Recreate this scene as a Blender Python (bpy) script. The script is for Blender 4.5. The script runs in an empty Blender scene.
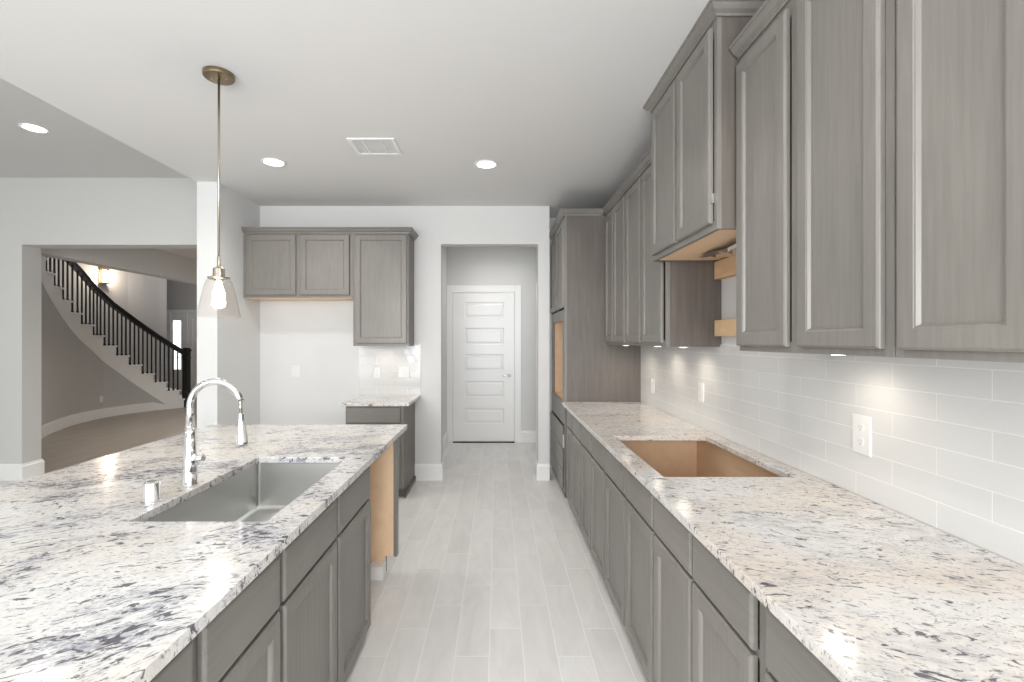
import bpy, bmesh, math, random
from mathutils import Vector, Matrix, noise as mnoise
random.seed(7)
C = bpy.context.scene.collection
SC = bpy.context.scene
PI = math.pi

# ------------------------------------------------------------------ camera
cam_d = bpy.data.cameras.new('camera'); cam = bpy.data.objects.new('camera', cam_d); C.objects.link(cam)
cam.location = (0, 0, 1.5); cam.rotation_euler = (PI/2, 0, 0)
cam_d.sensor_width = 36; cam_d.lens = 480/1024*36; cam_d.clip_start = .02
cam_d.shift_x = (512-497.3)/1024; cam_d.shift_y = (340.5-341)/1024
SC.camera = cam
# ------------------------------------------------------------------ world, exposure
w = bpy.data.worlds.new('world'); SC.world = w; w.use_nodes = True
w.node_tree.nodes['Background'].inputs[0].default_value = (.93, .96, 1, 1)
w.node_tree.nodes['Background'].inputs[1].default_value = 1.6
SC.view_settings.view_transform = 'Standard'; SC.view_settings.look = 'None'
SC.view_settings.gamma = 1; SC.view_settings.use_curve_mapping = False
SC.view_settings.exposure = 0.51
SC.cycles.max_bounces = 8; SC.cycles.diffuse_bounces = 5; SC.cycles.glossy_bounces = 4
SC.cycles.transmission_bounces = 6; SC.cycles.sample_clamp_indirect = 6
SC.cycles.caustics_reflective = False; SC.cycles.caustics_refractive = False
# ------------------------------------------------------------------ large lights: area lamps added for daylight at assumed windows behind the camera
def area(name, loc, rot, sx, sy, power, col=(1, 1, 1)):
    l = bpy.data.lights.new(name, 'AREA'); l.shape = 'RECTANGLE'; l.size = sx; l.size_y = sy
    l.energy = power; l.color = col
    o = bpy.data.objects.new(name, l); C.objects.link(o); o.location = loc; o.rotation_euler = rot
    return o
WX = [(-4.9, -3.2), (-2.4, -.7), (-.5, .95)]          # window openings in the wall behind the camera
for (a, b), pw in zip(WX, (22, 80, 84)):
    area('window_fill', ((a+b)/2, -2.75, 1.55), (PI/2, 0, 0), b-a-.1, 1.9, pw, (.965, .985, 1))

# ------------------------------------------------------------------ materials
def mat(name, col, rough=.5, metal=0, **kw):
    m = bpy.data.materials.new(name); m.use_nodes = True
    b = m.node_tree.nodes['Principled BSDF']
    b.inputs['Base Color'].default_value = (*col, 1); b.inputs['Roughness'].default_value = rough
    b.inputs['Metallic'].default_value = metal
    for k, v in kw.items(): b.inputs[k.replace('_', ' ')].default_value = v
    return m
def N(m, t, **kw):
    n = m.node_tree.nodes.new(t)
    for k, v in kw.items(): setattr(n, k, v)
    return n
def L(m, a, b): m.node_tree.links.new(a, b)
def setin(n, **kw):
    for k, v in kw.items(): n.inputs[k.replace('_', ' ')].default_value = v
    return n
def ramp(m, stops, interp='LINEAR'):
    r = N(m, 'ShaderNodeValToRGB'); r.color_ramp.interpolation = interp
    e = r.color_ramp.elements
    while len(e) < len(stops): e.new(.5)
    for i, (p, c) in enumerate(stops): e[i].position = p; e[i].color = (*c, 1) if len(c) == 3 else c
    return r
def mapped(m, scale=(1, 1, 1), rot=(0, 0, 0)):
    tc = N(m, 'ShaderNodeTexCoord'); mp = N(m, 'ShaderNodeMapping')
    mp.inputs['Scale'].default_value = scale; mp.inputs['Rotation'].default_value = rot
    L(m, tc.outputs['Object'], mp.inputs[0]); return mp.outputs[0]
def noise(m, vec, scale, detail=2, rough=.5, dist=0):
    n = N(m, 'ShaderNodeTexNoise'); L(m, vec, n.inputs['Vector'])
    n.inputs['Scale'].default_value = scale; n.inputs['Detail'].default_value = detail
    n.inputs['Roughness'].default_value = rough; n.inputs['Distortion'].default_value = dist
    return n.outputs['Fac']
def mixc(m, fac, a, b, mode='MIX'):
    n = N(m, 'ShaderNodeMix', data_type='RGBA', blend_type=mode)
    for sock, v in ((n.inputs[0], fac), (n.inputs[6], a), (n.inputs[7], b)):
        if isinstance(v, (int, float)): sock.default_value = v
        elif isinstance(v, tuple): sock.default_value = (*v, 1)
        else: L(m, v, sock)
    return n.outputs[2]
def math_(m, op, a, b=None):
    n = N(m, 'ShaderNodeMath', operation=op)
    for i, v in enumerate((a, b)):
        if v is None: continue
        if isinstance(v, (int, float)): n.inputs[i].default_value = v
        else: L(m, v, n.inputs[i])
    return n.outputs[0]
def bump(m, h, strength, dist=.002):
    b = N(m, 'ShaderNodeBump'); b.inputs['Strength'].default_value = strength; b.inputs['Distance'].default_value = dist
    L(m, h, b.inputs['Height']); L(m, b.outputs[0], m.node_tree.nodes['Principled BSDF'].inputs['Normal'])
def base(m): return m.node_tree.nodes['Principled BSDF'].inputs['Base Color']

def wall_paint(name, col, b=.15):
    m = mat(name, col, .75)
    v = mapped(m); bump(m, noise(m, v, 90, 3), b, .003); return m
M_wall = wall_paint('wall_paint', (.70, .70, .695))
M_wallw = wall_paint('soft_white_paint', (.73, .735, .73))
M_room = wall_paint('dimmed_room_paint', (.60, .597, .585))  # paint darkened to put the side room's dimmer light into its colour
M_ceil = wall_paint('ceiling_paint', (.73, .73, .725), .3)
M_grey = wall_paint('foyer_grey_paint', (.50, .485, .47))
M_trim = mat('white_trim_enamel', (.86, .86, .855), .3)
M_stairwhite = mat('stair_white_enamel', (.84, .83, .81), .4)
M_plastic = mat('white_plastic', (.76, .76, .75), .3)
M_socket = mat('socket_grey', (.45, .44, .43), .4)

def stained(name, c1, c2, gscale, rough=.36):
    m = mat(name, c1, rough)
    v = mapped(m, gscale); f = noise(m, v, 1, 5, .65, .3)
    v2 = mapped(m, (2.2, 2.2, 1.4)); g = noise(m, v2, 1, 2)
    r = ramp(m, [(.33, c2), (.66, c1)]); L(m, f, r.inputs[0])
    r2 = ramp(m, [(.3, (.86, .86, .87)), (.7, (1.05, 1.04, 1.03))]); L(m, g, r2.inputs[0])
    L(m, mixc(m, 1.0, r.outputs[0], r2.outputs[0], 'MULTIPLY'), base(m))
    bump(m, f, .12, .001); return m
M_cab = stained('grey_stained_wood', (.235, .222, .203), (.200, .188, .172), (70, 70, 3.5))
M_cabh = stained('grey_stained_wood_flat_grain', (.235, .222, .203), (.200, .188, .172), (70, 4, 70))
M_cabx = stained('grey_stained_wood_cross_grain', (.235, .222, .203), (.200, .188, .172), (4, 70, 70))
M_side = stained('dark_stained_veneer', (.160, .140, .124), (.118, .102, .089), (34, 34, 2.2), .40)
M_edge = mat('black_gap_shadow_board', (.03, .028, .026), .6)

def birch(name, a, b):
    m = mat(name, a, .5)
    v = mapped(m, (12, 2, 12)); f = noise(m, v, 1, 4, .6, .6)
    r = ramp(m, [(.3, b), (.7, a)]); L(m, f, r.inputs[0]); L(m, r.outputs[0], base(m)); return m
M_birch = birch('birch_ply', (.90, .66, .44), (.84, .59, .38))
M_pine = birch('pine_board', (.80, .58, .36), (.66, .43, .24))

def granite(name, rz, warm, bluegrey, fleck=.60, cluster=.07):
    m = mat(name, (.8, .78, .75), .14)
    m.node_tree.nodes['Principled BSDF'].inputs['IOR'].default_value = 1.5
    base_v = mapped(m)
    # warped coordinates so that the veins wander
    nw = N(m, 'ShaderNodeTexNoise'); L(m, base_v, nw.inputs['Vector']); nw.inputs['Scale'].default_value = 2.6; nw.inputs['Detail'].default_value = 2
    sub = N(m, 'ShaderNodeVectorMath', operation='SUBTRACT'); L(m, nw.outputs['Color'], sub.inputs[0]); sub.inputs[1].default_value = (.5, .5, .5)
    sc = N(m, 'ShaderNodeVectorMath', operation='SCALE'); L(m, sub.outputs[0], sc.inputs[0]); sc.inputs['Scale'].default_value = .16
    add = N(m, 'ShaderNodeVectorMath', operation='ADD'); L(m, base_v, add.inputs[0]); L(m, sc.outputs[0], add.inputs[1])
    def str_(scale):
        mp = N(m, 'ShaderNodeMapping'); L(m, add.outputs[0], mp.inputs[0])
        mp.vector_type = 'TEXTURE'   # rotate first, then stretch
        mp.inputs['Rotation'].default_value = (0, 0, rz)
        mp.inputs['Scale'].default_value = (1/scale[0], 1/scale[1], 1/scale[2]); return mp.outputs[0]
    patch = noise(m, str_((1.6, 3.2, 2)), 1, 4, .55)
    patch2 = noise(m, str_((2.2, 3.6, 2)), 1.3, 4, .6)
    soft = noise(m, str_((16, 38, 16)), 1, 5, .62)
    f1 = noise(m, str_((26, 58, 40)), 1, 4, .62, .8)
    f2 = noise(m, str_((60, 125, 90)), 1, 3, .6, .6)
    f3 = noise(m, str_((13, 50, 25)), 1, 5, .62, .5)
    grain = noise(m, base_v, 190, 2)
    def sm(fac, lo, hi):
        r = ramp(m, [(lo, (0, 0, 0)), (hi, (1, 1, 1))]); L(m, fac, r.inputs[0]); return r.outputs[0]
    c = mixc(m, sm(patch, .42, .62), (.74, .735, .725), warm)
    c = mixc(m, math_(m, 'MULTIPLY', sm(soft, .45, .68), .45), c, (.56, .54, .53))
    cl = sm(patch2, .46, .64)
    c = mixc(m, math_(m, 'MULTIPLY', math_(m, 'MULTIPLY', cl, sm(soft, .38, .62)), .8), c, bluegrey)
    dens = math_(m, 'MULTIPLY', cl, cluster)
    c = mixc(m, math_(m, 'MULTIPLY', sm(math_(m, 'ADD', f2, dens), fleck-.02, fleck+.07), .6), c, (.20, .19, .21))
    c = mixc(m, math_(m, 'MULTIPLY', sm(math_(m, 'ADD', f1, dens), fleck+.01, fleck+.065), .92), c, (.085, .08, .10))
    c = mixc(m, math_(m, 'MULTIPLY', sm(f3, fleck+.06, fleck+.10), .8), c, (.12, .11, .11))
    gr = ramp(m, [(.3, (.94, .94, .94)), (.7, (1.04, 1.04, 1.04))]); L(m, grain, gr.inputs[0])
    L(m, mixc(m, 1.0, c, gr.outputs[0], 'MULTIPLY'), base(m))
    return m
M_gran_r = granite('granite_right', -.28, (.73, .655, .58), (.52, .50, .50), .585, .02)
M_gran_i = granite('granite_island', .42, (.72, .685, .64), (.36, .38, .44), .585, .085)

def planks(name, wx, ly, xo, yo, tones, grout, rough=.38, gw=.003):
    m = mat(name, tones[0], rough)
    tc = N(m, 'ShaderNodeTexCoord'); sp = N(m, 'ShaderNodeSeparateXYZ'); L(m, tc.outputs['Object'], sp.inputs[0])
    u = math_(m, 'DIVIDE', math_(m, 'SUBTRACT', sp.outputs[0], xo), wx)
    row = math_(m, 'FLOOR', u); fu = math_(m, 'FRACT', u)
    v = math_(m, 'SUBTRACT', math_(m, 'DIVIDE', math_(m, 'SUBTRACT', sp.outputs[1], yo), ly), math_(m, 'MULTIPLY', row, 1/3))
    col = math_(m, 'FLOOR', v); fv = math_(m, 'FRACT', v)
    cb = N(m, 'ShaderNodeCombineXYZ'); L(m, row, cb.inputs[0]); L(m, col, cb.inputs[1])
    wn = N(m, 'ShaderNodeTexWhiteNoise', noise_dimensions='3D'); L(m, cb.outputs[0], wn.inputs['Vector'])
    r = ramp(m, [(0, tones[1]), (1, tones[0])]); L(m, wn.outputs['Value'], r.inputs[0])
    ad = N(m, 'ShaderNodeVectorMath', operation='MULTIPLY_ADD'); L(m, wn.outputs['Color'], ad.inputs[0]); ad.inputs[1].default_value = (9, 9, 9); L(m, tc.outputs['Object'], ad.inputs[2])
    mp = N(m, 'ShaderNodeMapping'); mp.inputs['Scale'].default_value = (9, 2.2, 1); L(m, ad.outputs[0], mp.inputs[0])
    g = noise(m, mp.outputs[0], 1, 5, .6, .8)
    gr = ramp(m, [(.3, (.90, .90, .90)), (.68, (1.03, 1.03, 1.03))]); L(m, g, gr.inputs[0])
    c = mixc(m, 1.0, r.outputs[0], gr.outputs[0], 'MULTIPLY')
    def edge(f, size):
        d = math_(m, 'MULTIPLY', math_(m, 'MINIMUM', f, math_(m, 'SUBTRACT', 1.0, f)), size)
        return math_(m, 'LESS_THAN', d, gw/2)
    e = math_(m, 'MAXIMUM', edge(fu, wx), edge(fv, ly))
    L(m, mixc(m, e, c, grout), base(m))
    bump(m, math_(m, 'MULTIPLY', e, -1.0), .4, .001)
    return m
M_floor = planks('plank_tile', .162, .66, -.038, 2.50, [(.80, .788, .77), (.735, .722, .703)], (.86, .85, .835), .36, .005)
M_floorf = planks('foyer_plank', .15, .9, 0, 0, [(.34, .29, .24), (.30, .255, .21)], (.26, .22, .18), .4, .003)

def subway(name):
    m = mat(name, (.84, .84, .83), .12)
    tc = N(m, 'ShaderNodeTexCoord'); sp = N(m, 'ShaderNodeSeparateXYZ'); L(m, tc.outputs['Object'], sp.inputs[0])
    cb = N(m, 'ShaderNodeCombineXYZ'); L(m, math_(m, 'ADD', sp.outputs[0], sp.outputs[1]), cb.inputs[0])
    L(m, math_(m, 'SUBTRACT', sp.outputs[2], .918), cb.inputs[1])
    b = N(m, 'ShaderNodeTexBrick'); L(m, cb.outputs[0], b.inputs['Vector'])
    setin(b, Color1=(.67, .67, .66, 1), Color2=(.65, .65, .64, 1), Mortar=(.79, .79, .78, 1), Scale=1.0,
          Mortar_Size=.0022, Mortar_Smooth=.2, Bias=0.0, Brick_Width=.335, Row_Height=.0835)
    L(m, b.outputs['Color'], base(m))
    bp = N(m, 'ShaderNodeBump'); bp.inputs['Strength'].default_value = .5; bp.inputs['Distance'].default_value = .002; bp.invert = True
    L(m, b.outputs['Fac'], bp.inputs['Height'])
    wv = noise(m, mapped(m), 7, 2)
    b2 = N(m, 'ShaderNodeBump'); b2.inputs['Strength'].default_value = .25; b2.inputs['Distance'].default_value = .01
    L(m, wv, b2.inputs['Height']); L(m, bp.outputs[0], b2.inputs['Normal'])
    L(m, b2.outputs[0], m.node_tree.nodes['Principled BSDF'].inputs['Normal'])
    return m
M_tile = subway('white_subway_tile')
M_chrome = mat('polished_chrome', (.86, .86, .87), .06, 1)
M_nickel = mat('brushed_nickel', (.55, .50, .42), .26, 1)
M_canopy = mat('dark_brushed_nickel', (.30, .235, .15), .3, 1)
M_steel = mat('stainless_steel', (.60, .60, .585), .38, 1)
M_foil = mat('aluminium_foil', (.85, .83, .80), .18, 1)
M_black = mat('black_stained_wood', (.012, .011, .011), .3)
M_iron = mat('black_iron', (.018, .017, .017), .45)
M_tread = mat('dark_tread_wood', (.10, .075, .06), .5)
M_brass = mat('aged_bronze', (.30, .19, .09), .35, 1)
M_glass = mat('clear_glass', (1, .985, .97), .02, 0, Transmission_Weight=1.0, IOR=1.45)
def thin_glass(name):
    m = mat(name, (1, 1, 1)); nt = m.node_tree
    tr = N(m, 'ShaderNodeBsdfTransparent'); tr.inputs[0].default_value = (.95, .925, .90, 1)
    gl = N(m, 'ShaderNodeBsdfGlossy'); gl.inputs['Roughness'].default_value = .03
    lw = N(m, 'ShaderNodeLayerWeight'); lw.inputs[0].default_value = .5
    fr = N(m, 'ShaderNodeMath', operation='MULTIPLY_ADD'); L(m, math_(m, 'POWER', lw.outputs['Facing'], 4.0), fr.inputs[0]); fr.inputs[1].default_value = .5; fr.inputs[2].default_value = .04
    mx = N(m, 'ShaderNodeMixShader'); L(m, fr.outputs[0], mx.inputs[0]); L(m, tr.outputs[0], mx.inputs[1]); L(m, gl.outputs[0], mx.inputs[2])
    L(m, mx.outputs[0], nt.nodes['Material Output'].inputs['Surface']); return m
M_tglass = thin_glass('thin_shade_glass')
def emit(name, col, s):
    m = mat(name, col, .5); b = m.node_tree.nodes['Principled BSDF']
    b.inputs['Emission Color'].default_value = (*col, 1); b.inputs['Emission Strength'].default_value = s; return m
M_lamp = emit('downlight_glow', (1, .98, .94), 14)
M_bulb = emit('bulb_glow', (1, .86, .66), 16)
M_sconce = emit('sconce_glow', (1, .80, .55), 5)
M_puck = emit('cabinet_light_glow', (1, .93, .84), 8)
M_skyglass = emit('daylit_glass', (.93, .97, 1), 1.3)

# ------------------------------------------------------------------ mesh helpers
WL = {}
def obj(name, bm, mats, parent=None, bevel=0, smooth=False, segs=2, label=None, recalc=True):
    if recalc: bmesh.ops.recalc_face_normals(bm, faces=bm.faces)
    me = bpy.data.meshes.new(name); bm.to_mesh(me); bm.free()
    if not isinstance(mats, (list, tuple)): mats = [mats]
    for m in mats: me.materials.append(m)
    if smooth:
        for p in me.polygons: p.use_smooth = True
    o = bpy.data.objects.new(name, me); C.objects.link(o)
    if parent:
        o.parent = parent; o.matrix_parent_inverse = Matrix.Translation(-WL.get(parent.name, Vector()))
    WL[o.name] = Vector()
    if bevel:
        b = o.modifiers.new('bevel', 'BEVEL'); b.width = bevel; b.segments = segs; b.limit_method = 'ANGLE'; b.angle_limit = .6
    if label: o['label'] = label
    return o
def thing(name, label, cat, loc=(0, 0, 0), group=None):
    o = bpy.data.objects.new(name, None); C.objects.link(o); o.location = loc; o.empty_display_size = .1
    WL[o.name] = Vector(loc); return tag(o, label, cat, group)
def tag(o, label, cat, group=None):
    o['label'] = label; o['category'] = cat
    if group: o['group'] = group
    return o
def struct(name, bm, m, **kw):
    o = obj(name, bm, m, **kw); o['kind'] = 'structure'; return o
def B(): return bmesh.new()
def box(bm, x0, x1, y0, y1, z0, z1, mi=0):
    vs = [bm.verts.new(p) for p in ((x0,y0,z0),(x1,y0,z0),(x1,y1,z0),(x0,y1,z0),(x0,y0,z1),(x1,y0,z1),(x1,y1,z1),(x0,y1,z1))]
    for f in ((0,3,2,1),(4,5,6,7),(0,1,5,4),(1,2,6,5),(2,3,7,6),(3,0,4,7)):
        bm.faces.new([vs[i] for i in f]).material_index = mi
    return bm
def bx(*a, **k): return box(B(), *a, **k)
def tube(bm, pts, radii, n=16, cap=True):
    pts = [Vector(p) for p in pts]
    if not isinstance(radii, (list, tuple)): radii = [radii]*len(pts)
    rings = []; prev = None
    for i, p in enumerate(pts):
        d = (pts[min(i+1, len(pts)-1)] - pts[max(i-1, 0)]).normalized()
        if prev is None:
            a = Vector((0, 0, 1)) if abs(d.z) < .9 else Vector((1, 0, 0)); u = d.cross(a).normalized()
        else: u = (prev - d*prev.dot(d)).normalized()
        prev = u; v = d.cross(u)
        rings.append([bm.verts.new(p + (u*math.cos(2*PI*k/n) + v*math.sin(2*PI*k/n))*radii[i]) for k in range(n)])
    for a, b in zip(rings, rings[1:]):
        for k in range(n): bm.faces.new((a[k], a[(k+1) % n], b[(k+1) % n], b[k]))
    if cap: bm.faces.new(rings[0][::-1]); bm.faces.new(rings[-1])
    return bm
def lathe(bm, c, prof, n=32, closed=False):
    rings = []
    for r, z in prof:
        rings.append([bm.verts.new((c[0]+r*math.cos(2*PI*k/n), c[1]+r*math.sin(2*PI*k/n), c[2]+z)) for k in range(n)] if r > 1e-5 else [bm.verts.new((c[0], c[1], c[2]+z))])
    prs = list(zip(rings, rings[1:]))
    if closed: prs.append((rings[-1], rings[0]))
    for a, b in prs:
        for k in range(n):
            k2 = (k+1) % n
            if len(a) == 1 and len(b) == 1: continue
            if len(a) == 1: bm.faces.new((a[0], b[k2], b[k]))
            elif len(b) == 1: bm.faces.new((a[k], a[k2], b[0]))
            else: bm.faces.new((a[k], a[k2], b[k2], b[k]))
    return bm
def sweep(bm, path, prof, z0):
    """profile [(out, z)] swept along a plan path with mitred corners; 'out' is to the right of travel"""
    P = [Vector(p) for p in path]; rings = []
    for i, p in enumerate(P):
        ds = []
        if i > 0: ds.append((P[i]-P[i-1]).normalized())
        if i < len(P)-1: ds.append((P[i+1]-P[i]).normalized())
        ns = [Vector((d.y, -d.x)) for d in ds]
        if len(ns) == 1: mt = ns[0]
        else: mt = (ns[0]+ns[1]); mt = mt / (mt.dot(ns[0]))
        rings.append([bm.verts.new((p.x+mt.x*o, p.y+mt.y*o, z0+z)) for o, z in prof])
    n = len(prof)
    for a, b in zip(rings, rings[1:]):
        for k in range(n): bm.faces.new((a[k], a[(k+1) % n], b[(k+1) % n], b[k]))
    bm.faces.new(rings[0]); bm.faces.new(rings[-1][::-1])
    return bm
def slab_hole(bm, x0, x1, y0, y1, z0, z1, hx0, hx1, hy0, hy1):
    def ring(a, b, c, d, z): return [bm.verts.new(p) for p in ((a, c, z), (b, c, z), (b, d, z), (a, d, z))]
    ot, it = ring(x0, x1, y0, y1, z1), ring(hx0, hx1, hy0, hy1, z1)
    ob, ib = ring(x0, x1, y0, y1, z0), ring(hx0, hx1, hy0, hy1, z0)
    for k in range(4):
        j = (k+1) % 4
        bm.faces.new((ot[k], ot[j], it[j], it[k])); bm.faces.new((ob[k], ib[k], ib[j], ob[j]))
        bm.faces.new((ot[k], ob[k], ob[j], ot[j])); bm.faces.new((it[k], it[j], ib[j], ib[k]))
    return bm
# oriented front panels -- face '-X', '+X' or '-Y'; a0..a1 runs along the wall, plane = the cabinet's front plane
def fmap(face, plane):
    if face == '-X': return lambda a, z, n: (plane-n, a, z)
    if face == '+X': return lambda a, z, n: (plane+n, a, z)
    return lambda a, z, n: (a, plane-n, z)
DOOR = [(0, 0), (0, .014), (.002, .0165), (.007, .0205), (.0085, .021), (.052, .021), (.0535, .019), (.057, .0188), (.062, .0095), (.063, .009)]
SLAB = [(0, 0), (0, .013), (.006, .0185), (.012, .0195)]
def front(bm, face, plane, a0, a1, z0, z1, prof):
    f = fmap(face, plane); rings = []
    for ins, n in prof:
        rings.append([bm.verts.new(f(a, z, n)) for a, z in ((a0+ins, z0+ins), (a1-ins, z0+ins), (a1-ins, z1-ins), (a0+ins, z1-ins))])
    for r, s in zip(rings, rings[1:]):
        for k in range(4): bm.faces.new((r[k], r[(k+1) % 4], s[(k+1) % 4], s[k]))
    bm.faces.new(rings[0][::-1]); bm.faces.new(rings[-1])
    return bm
def door(parent, face, plane, a0, a1, z0, z1, label=None, name='door', bev=.0008):
    return obj(name, front(B(), face, plane, a0, a1, z0, z1, DOOR), M_cab, parent, bevel=bev, segs=1, label=label)
def drawer(parent, face, plane, a0, a1, z0, z1, label=None, name='drawer'):
    return obj(name, front(B(), face, plane, a0, a1, z0, z1, SLAB), M_cabx if face == '-Y' else M_cabh, parent, bevel=.0008, segs=1, label=label)

# ------------------------------------------------------------------ the setting
ZC, ZH, YB, XW = 2.945, 3.25, 5.16, 1.37      # kitchen ceiling, side-room ceiling, back wall, right wall
XL = -2.735                                    # line where the ceiling steps up
HALL = (-.605, .44, 2.535)                     # hall opening: left, right, head
OPN = (-5.11, XL, 2.53)                        # opening to the foyer
struct('floor', bx(-6.4, 1.6, -2.9, 5.36, -.1, 0), M_floor)
struct('floor_hall', bx(-.95, 1.6, 5.36, 7.15, -.1, 0), M_floor)
struct('floor_foyer', bx(-12, -1.5, 5.36, 14.2, -.1, 0), M_floorf)
struct('ceiling', bx(XL, 1.6, -2.9, 7.15, ZC, ZC+.45), M_ceil)
struct('ceiling_side_room', bx(-6.4, XL, -2.9, 5.36, ZH, ZH+.15), M_room)
struct('wall_right', bx(XW, 1.6, -2.9, 5.7, 0, ZC), M_wall)
bm = B()   # wall behind: hall opening
box(bm, XL, HALL[0], YB, YB+.15, 0, ZC); box(bm, HALL[0], HALL[1], YB, YB+.15, HALL[2], ZC)
box(bm, HALL[1], .560, YB, YB+.15, 0, ZC)
struct('wall_back', bm, M_wall)
struct('wall_alcove', bx(.60, XW, 5.66, 5.78, 0, ZC), M_wall)
struct('wall_hall_left', bx(-.90, -.74, YB+.15, 7.06, 0, ZC), M_wall)
struct('wall_hall_right', bx(.565, .60, 5.665, 7.06, 0, ZC), M_wall)
struct('wall_hall_end', bx(-.90, .70, 7.06, 7.2, 0, ZC), M_wall)
bm = B()   # wing wall beside the fridge space
box(bm, XL, -2.55, 4.37, YB, 0, ZC)
struct('wall_wing', bm, M_wallw)
bm = B()
box(bm, -6.4, OPN[0], YB, YB+.22, 0, ZH); box(bm, OPN[0], XL, YB, YB+.22, OPN[2], ZH)
struct('wall_far', bm, M_room)
struct('wall_left', bx(-6.55, -6.4, -2.9, YB+.22, 0, ZH), M_wallw)
bm = B()   # wall behind the camera with three windows
xs = [-6.4] + [v for p in WX for v in p] + [1.6]
for i in range(0, len(xs), 2): box(bm, xs[i], xs[i+1], -2.9, -2.8, 0, ZH)
for a, b in WX: box(bm, a, b, -2.9, -2.8, 0, .55); box(bm, a, b, -2.9, -2.8, 2.55, ZH)
struct('wall_behind', bm, M_wallw)
for i, (a, b) in enumerate(WX):
    bm = B(); m_ = .05
    box(bm, a, a+m_, -2.88, -2.82, .55, 2.55); box(bm, b-m_, b, -2.88, -2.82, .55, 2.55)
    box(bm, a+m_, b-m_, -2.88, -2.82, .55, .6); box(bm, a+m_, b-m_, -2.88, -2.82, 2.5, 2.55)
    box(bm, a+m_, b-m_, -2.88, -2.82, 1.53, 1.58)
    struct('window_%d' % (i+1), bm, M_trim)
# baseboards
BP = [(0, 0), (.018, 0), (.018, .145), (.013, .152), (.009, .172), (0, .175)]
def baseboard(name, path): return struct(name, sweep(B(), path, BP, 0), M_trim)
baseboard('baseboard_back', [(-.885, YB), (HALL[0], YB), (HALL[0], YB+.15)])
baseboard('baseboard_back_right', [(HALL[1], YB+.15), (HALL[1], YB), (.560, YB)])
baseboard('baseboard_hall_left', [(-.74, YB+.22), (-.74, 7.06), (-.748, 7.06)])
baseboard('baseboard_hall_end', [(.352, 7.06), (.565, 7.06)])
baseboard('baseboard_fridge_space', [(-2.55, 4.37), (-2.55, YB), (-1.42, YB)])
baseboard('baseboard_wing', [(XL, YB+.22), (XL, 4.37), (-2.55, 4.37)])
baseboard('baseboard_far', [(-6.4, YB), (OPN[0], YB), (OPN[0], YB+.22), (OPN[0]-.25, YB+.22)])
# hall door and casing
FY = 7.06
bm = B()
box(bm, -.75, -.655, FY-.022, FY, 0, 2.31); box(bm, .255, .352, FY-.022, FY, 0, 2.31); box(bm, -.655, .255, FY-.022, FY, 2.22, 2.31)
box(bm, -.66, .26, FY-.030, FY, 2.205, 2.222)
struct('trim_door_casing', bm, M_trim, bevel=.004)
bm = B()
f = fmap('-Y', FY-.004)
dz = [(.02+.255, .505), (.66, .905), (1.05, 1.30), (1.435, 1.685), (1.83, 2.065)]
# door slab with five recessed fields
dx0, dx1, px0, px1 = -.648, .25, -.485, .10
zs = [.02] + [v for p in dz for v in p] + [2.205]
box(bm, dx0, px0, FY-.012, FY-.002, .02, 2.205); box(bm, px1, dx1, FY-.012, FY-.002, .02, 2.205)
for i in range(0, len(zs), 2): box(bm, px0, px1, FY-.012, FY-.002, zs[i], zs[i+1])
PAN = [(0, 0), (0, .009), (.010, .0025), (.022, .0025), (.034, .007), (.04, .007)]
for a, b in dz: front(bm, '-Y', FY-.001, px0, px1, a, b, [(0, 0), (0, .0115), (.014, .003), (.030, .003), (.046, .009), (.05, .009)])
dr = struct('door_1', bm, M_trim)
bm = B(); lathe(bm, (0, 0, 0), [(0, 0), (.032, 0), (.032, .006), (.012, .012), (.010, .04), (0, .04)], 24)
bmesh.ops.rotate(bm, verts=bm.verts, matrix=Matrix.Rotation(PI/2, 3, 'X')); bmesh.ops.translate(bm, verts=bm.verts, vec=(.172, FY-.012, .985))
tube(bm, [(.172, FY-.048, .985), (.15, FY-.052, .987), (.10, FY-.05, .985), (.065, FY-.048, .982)], [.011, .010, .008, .007], 10)
obj('door_handle', bm, M_chrome, dr, smooth=True, label='chrome lever handle')
struct('trim_door_threshold', bx(-.65, .25, FY-.03, FY, 0, .016), M_black)
bm = B(); box(bm, .545, .565, 5.75, 5.85, 0, 2.30); box(bm, .545, .565, 6.65, 6.75, 0, 2.30); box(bm, .545, .565, 5.85, 6.65, 2.20, 2.30)
struct('trim_side_door_casing', bm, M_trim, bevel=.003)
struct('door_2', bx(.555, .564, 5.85, 6.65, .01, 2.2), M_trim)
# backsplashes
struct('trim_backsplash_right', bx(1.361, XW, -.6, 4.557, .918, 1.467), M_tile)
struct('trim_backsplash_left', bx(-1.487, -.825, YB-.009, YB, .918, 1.467), M_tile)
bm = B(); random.seed(3)
y = 2.05
while y < 2.94:
    s = random.uniform(.015, .04); h = random.uniform(.0, .014)
    box(bm, 1.362, XW, y, y+s, 1.467, 1.469+h); y += s
struct('trim_mortar_edge', bm, M_wallw)

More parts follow.
